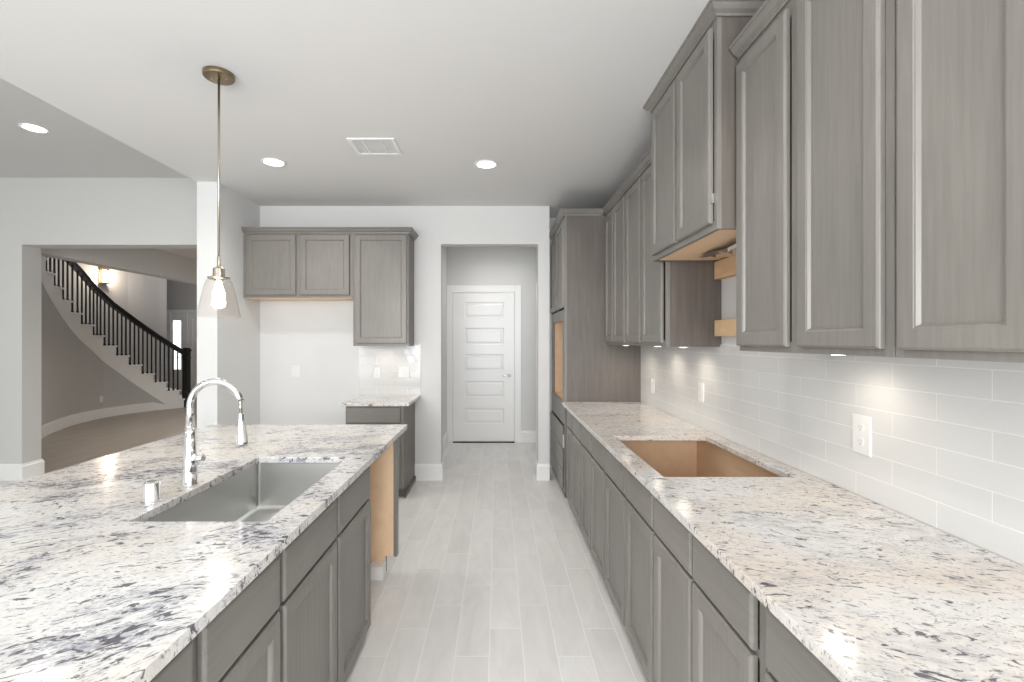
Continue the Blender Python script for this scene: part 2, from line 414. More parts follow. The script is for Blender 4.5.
# ------------------------------------------------------------------ right base cabinets
XF = .655                                       # face-frame plane
def base_cabinet(face, plane, back, y0, y1, doors, label, ztop=.888, right_open=False, zs=.715, zb=.062):
    s = -1 if face == '-X' else 1               # outward direction
    t = thing('base_cabinet', label, 'cabinet', ((plane+back)/2, (y0+y1)/2, 0), 'base cabinets along the right wall' if s < 0 else 'base cabinets of the island')
    def b4(bm, xa, xb, *r, **k): return box(bm, min(xa, xb), max(xa, xb), *r, **k)
    bm = B(); g = .001; d = -s*.02
    # face frame
    b4(bm, plane, plane+d, y0+g, y0+.03, .05, ztop); b4(bm, plane, plane+d, y1-.03, y1-g, .05, ztop)
    b4(bm, plane, plane+d, y0+.03, y1-.03, ztop-.035, ztop); b4(bm, plane, plane+d, y0+.03, y1-.03, zs-.012, zs+.012)
    b4(bm, plane, plane+d, y0+.03, y1-.03, .05, .095)
    for (a, b), (c, d_) in zip(doors, doors[1:]):
        mid = (max(a, c)+min(b, d_))/2; b4(bm, plane, plane+d, mid-.02, mid+.02, .095, zs-.012); b4(bm, plane, plane+d, mid-.02, mid+.02, zs+.012, ztop-.035)
    obj('face_frame', bm, M_cab, t)
    bm = B()   # carcass sides, back, bottom
    x1, x2 = plane+d, back
    b4(bm, x1, x2, y0+g, y0+.017, .0, ztop); b4(bm, x1, x2, y1-.017, y1-g, .0, ztop)
    b4(bm, x2, x2+s*.012, y0+.017, y1-.017, .0, ztop); b4(bm, x1, x2+s*.012, y0+.017, y1-.017, .095, .11)
    obj('carcass', bm, M_birch, t, label='pale birch plywood inside')
    obj('toe_kick', b4(B(), x1, x1-s*.012, y0+.018, y1-.018, 0, .094), M_side, t)
    for a, b in doors:
        drawer(t, face, plane, a, b, zs+.006, .868)
        door(t, face, plane, a, b, zb, zs-.006)
    return t
U = [((3.275, 4.535), [(4.085, 4.40), (3.69, 4.062), (3.285, 3.66)], 'grey stained base cabinet under granite, farthest along right wall beside oven cabinet'),
     ((1.970, 3.273), [(2.862, 3.265), (2.41, 2.840), (1.977, 2.388)], 'grey stained three-door base cabinet directly under the empty cooktop cutout'),
     ((1.168, 1.968), [(1.588, 1.955), (1.205, 1.568)], 'grey stained base cabinet just nearer than the cooktop cabinet, right wall'),
     ((.36, 1.166), [(.775, 1.145), (.385, .755)], 'grey stained base cabinet nearest the viewer on right, cut by frame bottom')]
for (y0, y1), ds, lab in U:
    t = base_cabinet('-X', XF, 1.365, y0, y1, ds, lab)
obj('filler_stile', bx(XF, XF+.02, 4.41, 4.534, .096, .70), M_cab, bpy.data.objects['base_cabinet'])
bm = slab_hole(B(), .6145, 1.361, .30, 4.555, .888, .918, .712, 1.272, 2.05, 2.93)
tag(obj('countertop', bm, M_gran_r, bevel=.003), 'long white granite countertop with a cooktop cutout along the right wall', 'countertop')

# ------------------------------------------------------------------ tall oven cabinet
XT, TY0, TY1, TZ = .641, 4.557, 5.655, 2.685
t = thing('oven_cabinet', 'tall grey stained oven cabinet with empty oven opening at end of counter', 'cabinet', (1.0, 5.1, 0))
bm = B()
box(bm, XT+.02, 1.368, TY0, TY0+.018, 0, TZ); box(bm, XT+.02, 1.368, TY1-.018, TY1, 0, TZ)
box(bm, XT+.02, 1.368, TY0+.018, TY1-.018, TZ-.02, TZ); box(bm, 1.35, 1.368, TY0+.018, TY1-.018, .05, TZ-.02)
obj('side_panels', bm, M_side, t, label='dark stained side of the cabinet')
obj('toe_kick', bx(XT+.004, XT+.019, TY0+.019, TY1-.001, 0, .0495), M_side, t)
bm = B()
box(bm, XT, XT+.02, TY0, TY0+.045, .05, TZ); box(bm, XT, XT+.02, TY1-.045, TY1, .05, TZ)
OZ = (.907, 1.70); OY = (4.72, 5.50)
box(bm, XT, XT+.02, TY0+.045, OY[0], .69, 1.80); box(bm, XT, XT+.02, OY[1], TY1-.045, .69, 1.80)
box(bm, XT, XT+.02, OY[0], OY[1], .69, OZ[0]); box(bm, XT, XT+.02, OY[0], OY[1], OZ[1], 1.80)
box(bm, XT, XT+.02, TY0+.045, TY1-.045, 2.62, TZ); box(bm, XT, XT+.02, TY0+.045, TY1-.045, .05, .09)
box(bm, XT, XT+.02, 5.10, 5.14, 1.80, 2.62)
obj('face_frame', bm, M_cab, t, bevel=.001)
bm = B()
x0, x1 = XT+.021, 1.349
box(bm, x0, x1, OY[0]-.03, OY[0]-.012, OZ[0]-.03, OZ[1]+.05); box(bm, x0, x1, OY[1]+.012, OY[1]+.03, OZ[0]-.03, OZ[1]+.05)
box(bm, x0, x1, OY[0]-.012, OY[1]+.012, OZ[0]-.02, OZ[0]-.003); box(bm, x0, x1, OY[0]-.012, OY[1]+.012, OZ[1]+.02, OZ[1]+.04)
box(bm, 1.335, x1, OY[0]-.012, OY[1]+.012, OZ[0], OZ[1]+.02)
obj('oven_niche', bm, M_birch, t, label='bare birch lining of oven opening')
door(t, '-X', XT, 4.572, 5.105, 1.815, 2.655); door(t, '-X', XT, 5.135, 5.64, 1.815, 2.655)
for z0, z1 in ((.47, .672), (.262, .462), (.062, .254)): drawer(t, '-X', XT, 4.64, 5.61, z0, z1)
bm = B(); box(bm, XT-.012, XT-.001, 4.585, 4.63, .47, .60); obj('drawer_slide', bm, M_steel, t, bevel=.002, label='exposed metal drawer slide')
CR = [(0, 0), (.009, 0), (.011, .010), (.017, .014), (.026, .020), (.034, .032), (.038, .040), (.045, .043), (.045, .055), (0, .055)]
obj('crown_moulding', sweep(B(), [(XT, TY1), (XT, TY0), (1.0, TY0)], CR, TZ), M_cab, t)

# ------------------------------------------------------------------ right wall cabinets
def wall_cabinet(x0, y0, y1, z0, z1, doors, dz0, dz1, label, path, ctop, bottom=False, group='wall cabinets on the right wall'):
    t = thing('wall_cabinet', label, 'cabinet', ((x0+1.36)/2, (y0+y1)/2, z0), group)
    bm = B(); g = .001
    # face frame
    box(bm, x0, x0+.02, y0+g, y0+.03, z0, z1); box(bm, x0, x0+.02, y1-.03, y1-g, z0, z1)
    box(bm, x0, x0+.02, y0+.03, y1-.03, z0, z0+.04); box(bm, x0, x0+.02, y0+.03, y1-.03, z1-.06, z1)
    for (a, b), (c, d) in zip(doors, doors[1:]):
        m_ = (max(a, c)+min(b, d))/2; box(bm, x0, x0+.02, m_-.025, m_+.025, z0+.04, z1-.06)
    obj('face_frame', bm, M_cab, t, bevel=.001)
    bm = B()
    box(bm, x0+.02, 1.369, y0+g, y0+.016, z0, z1); box(bm, x0+.02, 1.369, y1-.016, y1-g, z0, z1)
    box(bm, 1.35, 1.369, y0+.016, y1-.016, z0+.03, z1); box(bm, x0+.02, 1.35, y0+.016, y1-.016, z1-.016, z1)
    obj('side_panels', bm, M_side, t)
    obj('bottom_panel', bx(x0+.02, 1.35, y0+.016, y1-.016, z0+.006, z0+.02), M_birch if bottom else M_side, t,
        label='bare birch underside' if bottom else None)
    for a, b in doors: door(t, '-X', x0, a, b, dz0, dz1)
    if path: obj('crown_moulding', sweep(B(), path, CR, ctop), M_cab, t)
    return t
XU = 1.035
G1 = wall_cabinet(XU, 2.93, 3.832, 1.462, 2.70, [(3.43, 3.81), (2.985, 3.39)], 1.485, 2.665,
    'tall grey wall cabinet left of the shorter hood cabinet, one door pair', [(XU, 3.832), (XU, 2.93)], 2.69)
G2 = wall_cabinet(XU, 3.834, 4.555, 1.462, 2.70, [(4.245, 4.53), (3.855, 4.215)], 1.485, 2.665,
    'tall grey wall cabinet touching the oven cabinet side in the far corner', [(XU, 4.555), (XU, 3.834)], 2.69)
XH = .945
HC = wall_cabinet(XH, 2.062, 2.925, 1.98, 2.905, [(2.515, 2.895), (2.10, 2.485)], 2.012, 2.868,
    'short deep wall cabinet over the cooktop, higher and further forward, bare birch underside', [(1.368, 2.925), (XH, 2.925), (XH, 2.062), (1.368, 2.062)], 2.89, True)
obj('drawer_hinge', bx(XH-.014, XH-.001, 2.088, 2.097, 2.10, 2.14), M_steel, HC)['label'] = 'small metal hinge edge'
bpy.data.objects['drawer_hinge'].name = 'hinge'
N1 = wall_cabinet(XU, 1.250, 2.052, 1.456, 2.705, [(1.695, 2.045), (1.279, 1.632)], 1.477, 2.672,
    'tall grey wall cabinet just right of the hood cabinet, two doors', [(XU, 2.052), (XU, 1.25)], 2.70)
N2 = wall_cabinet(XU, .33, 1.248, 1.456, 2.705, [(.905, 1.2235), (.50, .87)], 1.477, 2.672,
    'tall grey wall cabinet nearest the viewer, cut by the right frame edge', [(XU, 1.248), (XU, .33)], 2.70)

# wooden cleats and foil below the hood cabinet
def cleat(z0, z1, label):
    bm = B(); box(bm, 1.318, 1.3605 if z1 < 1.7 else 1.3695, 2.10, 2.915, z0, z1)
    lathe(bm, (0, 0, 0), [(0, 0), (.008, 0), (.008, .002), (0, .002)], 12)
    n = len(bm.verts); vs = list(bm.verts)[8:]
    bmesh.ops.rotate(bm, verts=vs, matrix=Matrix.Rotation(-PI/2, 3, 'Y')); bmesh.ops.translate(bm, verts=vs, vec=(1.318, 2.55, (z0+z1)/2))
    tag(obj('wooden_cleat', bm, M_pine, bevel=.003), label, 'board', 'bare timber boards on the hood wall')
cleat(1.87, 1.975, 'bare pine board fixed to the wall right under the hood cabinet')
bm = B(); box(bm, 1.318, 1.3695, 2.10, 2.915, 1.525, 1.622)
tag(obj('wooden_cleat', bm, M_pine, bevel=.003), 'lower bare pine board with a knot, on the wall above backsplash', 'board', 'bare timber boards on the hood wall')
bm = B(); n = 9; grid = []
random.seed(5)
for i in range(n):
    for j in range(6):
        u, v = i/(n-1), j/5
        grid.append(bm.verts.new((1.14+.17*v+random.uniform(-.008, .008), 2.16+.56*u+random.uniform(-.01, .01), 1.981-.05*math.sin(PI*min(1, u*1.2))*(.3+v)-random.uniform(0, .012))))
for i in range(n-1):
    for j in range(5): bm.faces.new((grid[i*6+j], grid[i*6+j+1], grid[(i+1)*6+j+1], grid[(i+1)*6+j]))
o = obj('foil_flap', bm, M_foil); o.modifiers.new('s', 'SOLIDIFY').thickness = .001
tag(o, 'crumpled shiny foil duct flap hanging from hood cabinet underside', 'foil')

# ------------------------------------------------------------------ back-left cabinets
YF = 4.82
t = thing('wall_cabinet', 'short grey wall cabinet with two square doors above fridge space, back wall', 'cabinet', (-2.0, 5.0, 1.93), 'wall cabinets on the back wall')
def ff(bm, x0, x1, z0, z1, doors):
    box(bm, x0, x0+.028, YF, YF+.02, z0, z1); box(bm, x1-.028, x1, YF, YF+.02, z0, z1)
    box(bm, x0+.028, x1-.028, YF, YF+.02, z0, z0+.035); box(bm, x0+.028, x1-.028, YF, YF+.02, z1-.06, z1)
    for (a, b), (c, d) in zip(doors, doors[1:]): box(bm, (b+c)/2-.035, (b+c)/2+.035, YF, YF+.02, z0+.035, z1-.06)
    return bm
D1 = [(-2.515, -2.017), (-1.975, -1.480)]
obj('face_frame', ff(B(), -2.548, -1.449, 1.930, 2.605, D1), M_cab, t)
bm = B(); box(bm, -2.548, -2.53, YF+.02, YB-.001, 1.93, 2.605); box(bm, -1.465, -1.449, YF+.02, YB-.001, 1.93, 2.605)
box(bm, -2.53, -1.465, YF+.02, YB-.001, 2.585, 2.605); box(bm, -2.53, -1.465, YB-.015, YB-.001, 1.95, 2.585)
obj('side_panels', bm, M_side, t)
obj('bottom_panel', bx(-2.53, -1.465, YF+.02, YB-.015, 1.926, 1.942), M_birch, t, label='bare birch underside')
for a, b in D1: door(t, '-Y', YF, a, b, 1.955, 2.562)
obj('crown_moulding', sweep(B(), [(-2.548, YF), (-1.449, YF)], CR, 2.575), M_cabx, t)
t = thing('wall_cabinet', 'tall single-door grey wall cabinet above the small back counter', 'cabinet', (-1.17, 5.0, 1.46), 'wall cabinets on the back wall')
obj('face_frame', ff(B(), -1.447, -.893, 1.445, 2.605, [(-1.425, -.905)]), M_cab, t)
bm = B(); box(bm, -1.447, -1.43, YF+.02, YB-.001, 1.445, 2.605); box(bm, -.911, -.893, YF+.02, YB-.001, 1.445, 2.605)
box(bm, -1.43, -.911, YF+.02, YB-.001, 2.585, 2.605); box(bm, -1.43, -.911, YB-.015, YB-.010, 1.47, 2.585)
box(bm, -1.43, -.911, YF+.02, YB-.015, 1.46, 1.475)
obj('side_panels', bm, M_side, t)
door(t, '-Y', YF, -1.427, -.905, 1.470, 2.562)
obj('crown_moulding', sweep(B(), [(-1.447, YF), (-.893, YF), (-.893, YB)], CR, 2.575), M_cabx, t)
# base
t = thing('base_cabinet', 'small grey stained base cabinet on back wall beside the fridge space', 'cabinet', (-1.16, 4.85, 0))
YG = 4.525
bm = B(); box(bm, -1.43, -.885, YG+.02, YB-.001, .10, .888); box(bm, -1.43, -.885, YG+.085, YB-.001, 0, .0995)
obj('carcass', bm, M_side, t)
bm = B(); box(bm, -1.43, -1.40, YG, YG+.02, .10, .888); box(bm, -.915, -.885, YG, YG+.02, .10, .888); box(bm, -1.40, -.915, YG, YG+.02, .85, .888)
box(bm, -1.40, -.915, YG, YG+.02, .695, .725); box(bm, -1.40, -.915, YG, YG+.02, .10, .13)
obj('face_frame', bm, M_cab, t)
drawer(t, '-Y', YG, -1.42, -.91, .722, .868); door(t, '-Y', YG, -1.42, -.91, .115, .71)
obj('base_shoe', bx(-.884, -.872, YG+.05, YB-.001, 0, .05), M_side, t)
tag(obj('countertop', bx(-1.449, -.825, 4.47, YB-.0095, .888, .918), M_gran_r, bevel=.003), 'small granite countertop on the back wall base cabinet', 'countertop')

# ------------------------------------------------------------------ island
XI = -.663
F = [((1.445, 2.453), [(1.958, 2.443), (1.457, 1.932)], 'grey stained island cabinet under the sink, beside dishwasher gap'),
     ((1.043, 1.443), [(1.058, 1.428)], 'grey stained island cabinet, single door, just nearer than sink cabinet'),
     ((.50, 1.041), [(.52, 1.022)], 'grey stained island cabinet nearest the viewer at bottom left')]
for (y0, y1), ds, lab in F:
    base_cabinet('+X', XI, -1.30, y0, y1, ds, lab, zs=.700, zb=.052)
t = thing('end_panel', 'end panel closing the island beyond the open dishwasher gap, bare birch inside', 'panel', (-1.0, 3.1, 0))
bm = B(); box(bm, -1.30, -.72, 3.085, 3.10, 0, .887); box(bm, -.72, XI-.002, 3.085, 3.10, .115, .887)
obj('liner', bm, M_birch, t, label='bare birch inner face')
bm = B(); box(bm, -1.30, -.72, 3.101, 3.125, 0, .887); box(bm, -.72, XI, 3.101, 3.125, .115, .887)
obj('veneer', bm, M_side, t, label='dark stained outer face')
obj('stile', bx(XI-.002, XI+.02, 3.075, 3.125, .115, .887), M_cab, t, label='grey stained front stile')
bm = B(); box(bm, -.80, -.715, 3.00, 3.084, 0, .085); 
tag(obj('floor_block', bm, M_trim, bevel=.002), 'small white block on the floor inside the dishwasher gap', 'block')
tag(obj('back_panel', bx(-1.325, -1.305, .50, 3.12, 0, .887), M_side), 'long dark back panel of the island on the seating side', 'panel')
IX0, IX1, IY0, IY1 = -1.98, -.6235, .46, 3.33
SX0, SX1, SY0, SY1 = -1.190, -.742, 1.546, 2.394
bm = slab_hole(B(), IX0, IX1, IY0, IY1, .888, .918, SX0, SX1, SY0, SY1)
tag(obj('countertop', bm, M_gran_i, bevel=.003), 'wide white granite island countertop with undermount sink cutout', 'countertop')
# sink
t = thing('kitchen_sink', 'rectangular stainless steel undermount sink in the island', 'sink', ((SX0+SX1)/2, (SY0+SY1)/2, .66))
bm = B(); e = .006
def rr(x0, x1, y0, y1, z, r=.018, n=4):
    out = []
    for cx_, cy_, a in ((x1-r, y0+r, -PI/2), (x1-r, y1-r, 0), (x0+r, y1-r, PI/2), (x0+r, y0+r, PI)):
        for k in range(n+1):
            th = a+PI/2*k/n; out.append(bm.verts.new((cx_+r*math.cos(th), cy_+r*math.sin(th), z)))
    return out
rs = [rr(SX0-.03, SX1+.03, SY0-.03, SY1+.03, .886, .02), rr(SX0-e, SX1+e, SY0-e, SY1+e, .886, .012), rr(SX0-e, SX1+e, SY0-e, SY1+e, .675, .012),
      rr(SX0+.004, SX1-.004, SY0+.004, SY1-.004, .664, .012), rr(SX0+.015, SX1-.015, SY0+.015, SY1-.015, .661, .012)]
for a, b in zip(rs, rs[1:]):
    for k in range(len(a)): bm.faces.new((a[k], a[(k+1) % len(a)], b[(k+1) % len(a)], b[k]))
bm.faces.new(rs[-1])
o = obj('basin', bm, M_steel, t); o.modifiers.new('s', 'SOLIDIFY').thickness = .0015
bm = B(); lathe(bm, ((SX0+SX1)/2, (SY0+SY1)/2, .661), [(0, .001), (.028, .001), (.030, .004), (.056, .004), (.058, .0), (0, .0)], 28)
obj('drain', bm, M_chrome, t, smooth=True, label='chrome drain ring')
# faucet
fx, fy, fz = -1.2375, 1.933, .918
t = thing('kitchen_faucet', 'tall polished chrome gooseneck faucet with pull-down head behind the sink', 'faucet', (fx, fy, fz))
bm = B(); lathe(bm, (fx, fy, fz), [(0, 0), (.030, 0), (.030, .006), (.0265, .010), (.0265, .06), (.0245, .10), (.0205, .18), (.0175, .235), (0, .235)], 32)
obj('body', bm, M_chrome, t, smooth=True)
R = .103; zc = 1.232; pts = [(fx, fy, fz+.23), (fx, fy, zc-.02)]
for k in range(0, 19):
    a = PI - k*(PI*1.0/18)*.93; pts.append((fx+R+R*math.cos(a), fy, zc+R*math.sin(a)))
bm = B(); tube(bm, pts, [.0175]+[.0135]*(len(pts)-2)+[.0145], 20)
obj('spout', bm, M_chrome, t, smooth=True)
e = Vector(pts[-1]); d = (Vector(pts[-1])-Vector(pts[-2])).normalized()
hz = Vector((.035, 0, -1)).normalized()
p0 = e; p1 = e+hz*.046
bm = B(); tube(bm, [p0-hz*.002, p1+hz*.002], .0065, 12)
obj('hose', bm, M_nickel, t, smooth=True, label='thin hose between spout and head')
bm = B(); q = [p1+hz*s_ for s_ in (0, .004, .035, .075, .115, .130, .135)]
tube(bm, q, [.008, .0115, .0135, .018, .0225, .0225, .020], 22)
obj('spray_head', bm, M_chrome, t, smooth=True)
bm = B(); hd = Vector((.92, -.32, .18)).normalized(); a0 = Vector((fx, fy, 1.02)) + hd*.018
tube(bm, [a0, a0+hd*.052], [.014, .014], 18)
tube(bm, [a0+hd*.015, a0+hd*.012+Vector((-.012, -.005, .045)), a0+hd*.006+Vector((-.028, -.008, .088))], [.006, .0045, .004], 10)
obj('handle', bm, M_chrome, t, smooth=True)
bm = B(); lathe(bm, (-1.25, 1.735, .918), [(0, 0), (.034, 0), (.034, .003), (.0275, .006), (.0265, .066), (.022, .072), (0, .074)], 28)
tag(obj('air_switch', bm, M_chrome, smooth=True, bevel=.001), 'short polished chrome cylinder button on the island left of faucet', 'button')

# ------------------------------------------------------------------ pendant
px, py = -1.508, 2.60
t = thing('pendant_lamp', 'brushed nickel pendant lamp with clear glass shade hanging over the island', 'pendant lamp', (px, py, ZC))
bm = B(); lathe(bm, (px, py, ZC-.026), [(0, 0), (.072, 0), (.077, .004), (.078, .026), (0, .026)], 40)
obj('canopy', bm, M_canopy, t, smooth=True, bevel=.001)
for s_ in (-1, 1):
    bm = B(); lathe(bm, (px+s_*.04, py, ZC-.031), [(0, 0), (.004, .001), (.004, .005), (0, .005)], 10); obj('canopy_screw', bm, M_chrome, t)
bm = B(); tube(bm, [(px, py, ZC-.026), (px, py, 1.95)], .0062, 14); obj('rod', bm, M_nickel, t, smooth=True)
bm = B(); lathe(bm, (px, py, 1.845), [(0, -.022), (.022, -.022), (.022, -.014), (.054, -.012), (.055, -.003), (.030, .0), (.029, .044), (.020, .050), (.010, .053), (.009, .11), (0, .11)], 32)
obj('socket_cap', bm, M_nickel, t, smooth=True, bevel=.001)
bm = B(); lathe(bm, (px, py, 0), [(.024, 1.829), (.055, 1.827), (.064, 1.818), (.071, 1.795), (.079, 1.76), (.091, 1.70), (.104, 1.64), (.107, 1.627)], 44)
obj('shade', bm, M_tglass, t, smooth=True, label='clear tapered glass shade')
bm = B(); lathe(bm, (px, py, 0), [(0, 1.822), (.013, 1.820), (.014, 1.80), (.024, 1.775), (.030, 1.75), (.027, 1.725), (.016, 1.707), (0, 1.70)], 24)
obj('bulb', bm, M_bulb, t, smooth=True, label='glowing frosted bulb')
l = bpy.data.lights.new('pendant_light', 'POINT'); l.energy = 6; l.color = (1, .85, .66); l.shadow_soft_size = .04
o = bpy.data.objects.new('pendant_light', l); C.objects.link(o); o.location = (px, py, 1.68)

# ------------------------------------------------------------------ ceiling things
def downlight(x, y, z, label, power=31, col=(1, .975, .94)):
    t = thing('downlight', label, 'ceiling light', (x, y, z), 'recessed round ceiling lights')
    bm = B(); lathe(bm, (x, y, z), [(.072, -.001), (.094, -.001), (.097, -.004), (.090, -.009), (.072, -.006)], 36, closed=True)
    obj('trim_ring', bm, M_trim, t, smooth=True)
    bm = B(); lathe(bm, (x, y, z), [(0, -.001), (.071, -.001), (.071, -.005), (0, -.007)], 36)
    obj('lens', bm, M_lamp, t, smooth=True, label='glowing white lens')
    l = bpy.data.lights.new('downlight_beam', 'SPOT'); l.energy = power; l.color = col; l.spot_size = 2.7; l.spot_blend = .8; l.shadow_soft_size = .07
    o = bpy.data.objects.new('downlight_beam', l); C.objects.link(o); o.location = (x, y, z-.02)
downlight(-1.81, 3.886, ZC, 'round recessed ceiling light between the pendant and the air vent')
downlight(-.09, 3.93, ZC, 'round recessed ceiling light right of the air vent, over the aisle')
downlight(-3.81, 3.95, ZH, 'round recessed ceiling light in higher side room ceiling, far left', 12)
downlight(-.09, 1.3, ZC, 'round recessed ceiling light over the aisle, above the frame')
downlight(-1.9, .4, ZC, 'round recessed ceiling light over the island, above the frame', 18)
downlight(-4.3, .6, ZH, 'round recessed ceiling light over the side room, behind the viewer', 12)
t = thing('ceiling_vent', 'white rectangular slatted air vent in the kitchen ceiling', 'air vent', (-.90, 3.56, ZC))
bm = B(); vx0, vx1, vy0, vy1 = -1.075, -.735, 3.42, 3.72
for a in ((vx0, vx1, vy0, vy0+.028), (vx0, vx1, vy1-.028, vy1), (vx0, vx0+.028, vy0+.028, vy1-.028), (vx1-.028, vx1, vy0+.028, vy1-.028)): box(bm, *a, ZC-.010, ZC)
obj('frame', bm, M_trim, t, bevel=.003)
for sx in (-.97, -.84):
    obj('divider', bx(sx-.006, sx+.006, vy0+.028, vy1-.028, ZC-.009, ZC), M_trim, t)
bm = B()
for k in range(13):
    y = vy0+.038+k*.0185
    vs = [bm.verts.new(p) for p in ((vx0+.028, y, ZC-.008), (vx1-.028, y, ZC-.008), (vx1-.028, y+.012, ZC-.001), (vx0+.028, y+.012, ZC-.001))]
    bm.faces.new(vs)
o = obj('louvre', bm, M_trim, t); o.modifiers.new('s', 'SOLIDIFY').thickness = .0012
obj('backing', bx(vx0+.028, vx1-.028, vy0+.028, vy1-.028, ZC-.0008, ZC), M_plastic, t)

# ------------------------------------------------------------------ outlets and switches
def plate(face, plane, a, z, label, kind='outlet', w_=.078, h_=.125):
    loc = fmap(face, plane)(a, z, 0)
    t = thing('wall_outlet' if kind == 'outlet' else 'light_switch', label, kind if kind == 'outlet' else 'switch', loc, 'white wall plates')
    obj('cover_plate', front(B(), face, plane, a-w_/2, a+w_/2, z-h_/2, z+h_/2, [(0, 0), (0, .003), (.004, .006), (.006, .006)]), M_plastic, t)
    f = fmap(face, plane)
    if kind == 'outlet':
        for s_ in (-1, 1):
            bm = B(); ring = []
            for dn in (.0055, .0085):
                ring.append([bm.verts.new(f(a+.017*math.cos(k*PI/10), z+s_*.026+.0165*math.sin(k*PI/10), dn)) for k in range(20)])
            for k in range(20): bm.faces.new((ring[0][k], ring[0][(k+1) % 20], ring[1][(k+1) % 20], ring[1][k]))
            bm.faces.new(ring[1]); bm.faces.new(ring[0][::-1])
            so = obj('socket', bm, M_plastic, t)
            bm = B()
            for dx, hh in ((-.006, .005), (.006, .004)): front(bm, face, plane, a+dx-.0012, a+dx+.0012, z+s_*.026, z+s_*.026+hh*2, [(0, .008), (0, .0089)])
            front(bm, face, plane, a-.003, a+.003, z+s_*.026-.009, z+s_*.026-.004, [(0, .008), (0, .0089)])
            o = obj('slots', bm, M_socket, t)
            wl = WL[t.name].copy(); WL[so.name] = Vector(); o.parent = so; o.matrix_parent_inverse = Matrix.Translation(Vector())
    else:
        obj('rocker', front(B(), face, plane, a-.017, a+.017, z-.033, z+.033, [(0, .005), (0, .008), (.002, .0095)]), M_plastic, t)
plate('-X', 1.361, 1.79, 1.148, 'white double outlet on right backsplash nearest the viewer', w_=.09, h_=.145)
plate('-X', 1.361, 3.20, 1.155, 'white outlet on right backsplash beyond the cooktop cutout')
plate('-X', 1.361, 4.19, 1.10, 'white outlet on right backsplash near the oven cabinet')
plate('-Y', YB, -2.165, 1.165, 'white switch plate on bare wall in the fridge space', 'switch', .095, .13)
plate('-Y', YB-.009, -1.29, 1.155, 'left white outlet on the small back wall backsplash')
plate('-Y', YB-.009, -1.0, 1.16, 'right white switch plate on the small back wall backsplash', 'switch', .12, .12)

# under-cabinet lights
def puck(x, y, z, power, label, col=(1, .87, .72)):
    t = thing('cabinet_light', label, 'under cabinet light', (x, y, z), 'small lights under the wall cabinets')
    bm = B(); lathe(bm, (x, y, z), [(0, 0), (.034, 0), (.034, -.010), (.026, -.012), (.026, -.009), (0, -.009)], 28); obj('housing', bm, M_trim, t, smooth=True)
    bm = B(); lathe(bm, (x, y, z), [(0, -.0095), (.024, -.0095), (.022, -.013), (0, -.0135)], 24); obj('lens', bm, M_puck, t, smooth=True)
    l = bpy.data.lights.new('cabinet_beam', 'SPOT'); l.energy = power; l.color = col; l.spot_size = 2.9; l.spot_blend = .9; l.shadow_soft_size = .05
    o = bpy.data.objects.new('cabinet_beam', l); C.objects.link(o); o.location = (x, y, z-.018)
puck(1.21, 3.12, 1.467, 2.6, 'small round light under the wall cabinet beside the hood gap')
puck(1.21, 3.62, 1.467, 2.6, 'small round light under wall cabinets, second from the hood gap')
puck(1.14, 4.25, 1.467, 3.6, 'small round light under wall cabinets beside the oven cabinet')
puck(1.21, 1.70, 1.461, 2.4, 'small round light under the wall cabinet right of hood gap')
puck(1.21, .80, 1.461, 2.0, 'small round light under the wall cabinet nearest the viewer')
puck(-1.17, 5.0, 1.459, 1.6, 'small round light under the single-door cabinet on back wall')

# ------------------------------------------------------------------ foyer and staircase
FXc = [(190, 10.85), (179.6, 10.7), (166.4, 10.47), (153.5, 10.27), (140.8, 10.05), (128.2, 9.82), (115.8, 9.57), (103.1, 9.30), (92.8, 9.05),
       (80.9, 8.75), (70.9, 8.46), (62.2, 8.17), (53.8, 7.87), (45.8, 7.57), (39, 7.27), (33, 6.97), (28, 6.66)]
PLAN = [Vector(((x-497.3)*y/480, y)) for x, y in FXc]       # plan of the stair's outer string, one point per riser
r_ = .2; W = 1.15
def nrm(i):
    a, b = PLAN[max(i-1, 0)], PLAN[min(i+1, len(PLAN)-1)]; d = (b-a).normalized(); return Vector((d.y, -d.x))
if nrm(5).x > 0: sgn = -1
else: sgn = 1
OUT = [p+nrm(i)*sgn*W for i, p in enumerate(PLAN)]
def inner(i, d): return PLAN[i] + nrm(i)*sgn*d
stair = thing('staircase', 'curved staircase with white stringer and black balusters seen through the foyer opening', 'staircase', (-6.9, 10.6, 0))
bm = B()
n = len(PLAN)-1
def prism(bm, quad, zlo, zhi, mi=0):
    """quad: four plan points; zlo / zhi: heights at each of them"""
    lo = [bm.verts.new((p.x, p.y, z)) for p, z in zip(quad, zlo)]; hi = [bm.verts.new((p.x, p.y, z)) for p, z in zip(quad, zhi)]
    bm.faces.new(lo[::-1]); bm.faces.new(hi)
    for k in range(4): bm.faces.new((lo[k], lo[(k+1) % 4], hi[(k+1) % 4], hi[k]))
def low(i): return max(0.0, r_*(i+.0)-.30)
for i in range(n):
    q = [PLAN[i], PLAN[i+1], inner(i+1, .05), inner(i, .05)]
    zt = r_*(i+1)
    prism(bm, q, [low(i), low(i+1), low(i+1), low(i)], [zt-.032]*4)
obj('stringer', bm, M_stairwhite, stair)
for i in range(n):
    e_ = (PLAN[i]-PLAN[i+1]).normalized()*.025
    bm = B(); q = [inner(i, -.02)+e_, inner(i+1, -.02), inner(i+1, W-.01), inner(i, W-.01)+e_]
    prism(bm, q, [r_*(i+1)-.03]*4, [r_*(i+1)]*4)
    obj('tread', bm, M_stairwhite, stair)
bm = B()
for i in range(n):
    q = [inner(i, .052), inner(i, .052)+(PLAN[i+1]-PLAN[i])*.08, inner(i, W-.01)+(PLAN[i+1]-PLAN[i])*.08, inner(i, W-.01)]
    prism(bm, q, [r_*i]*4, [r_*(i+1)-.031]*4)
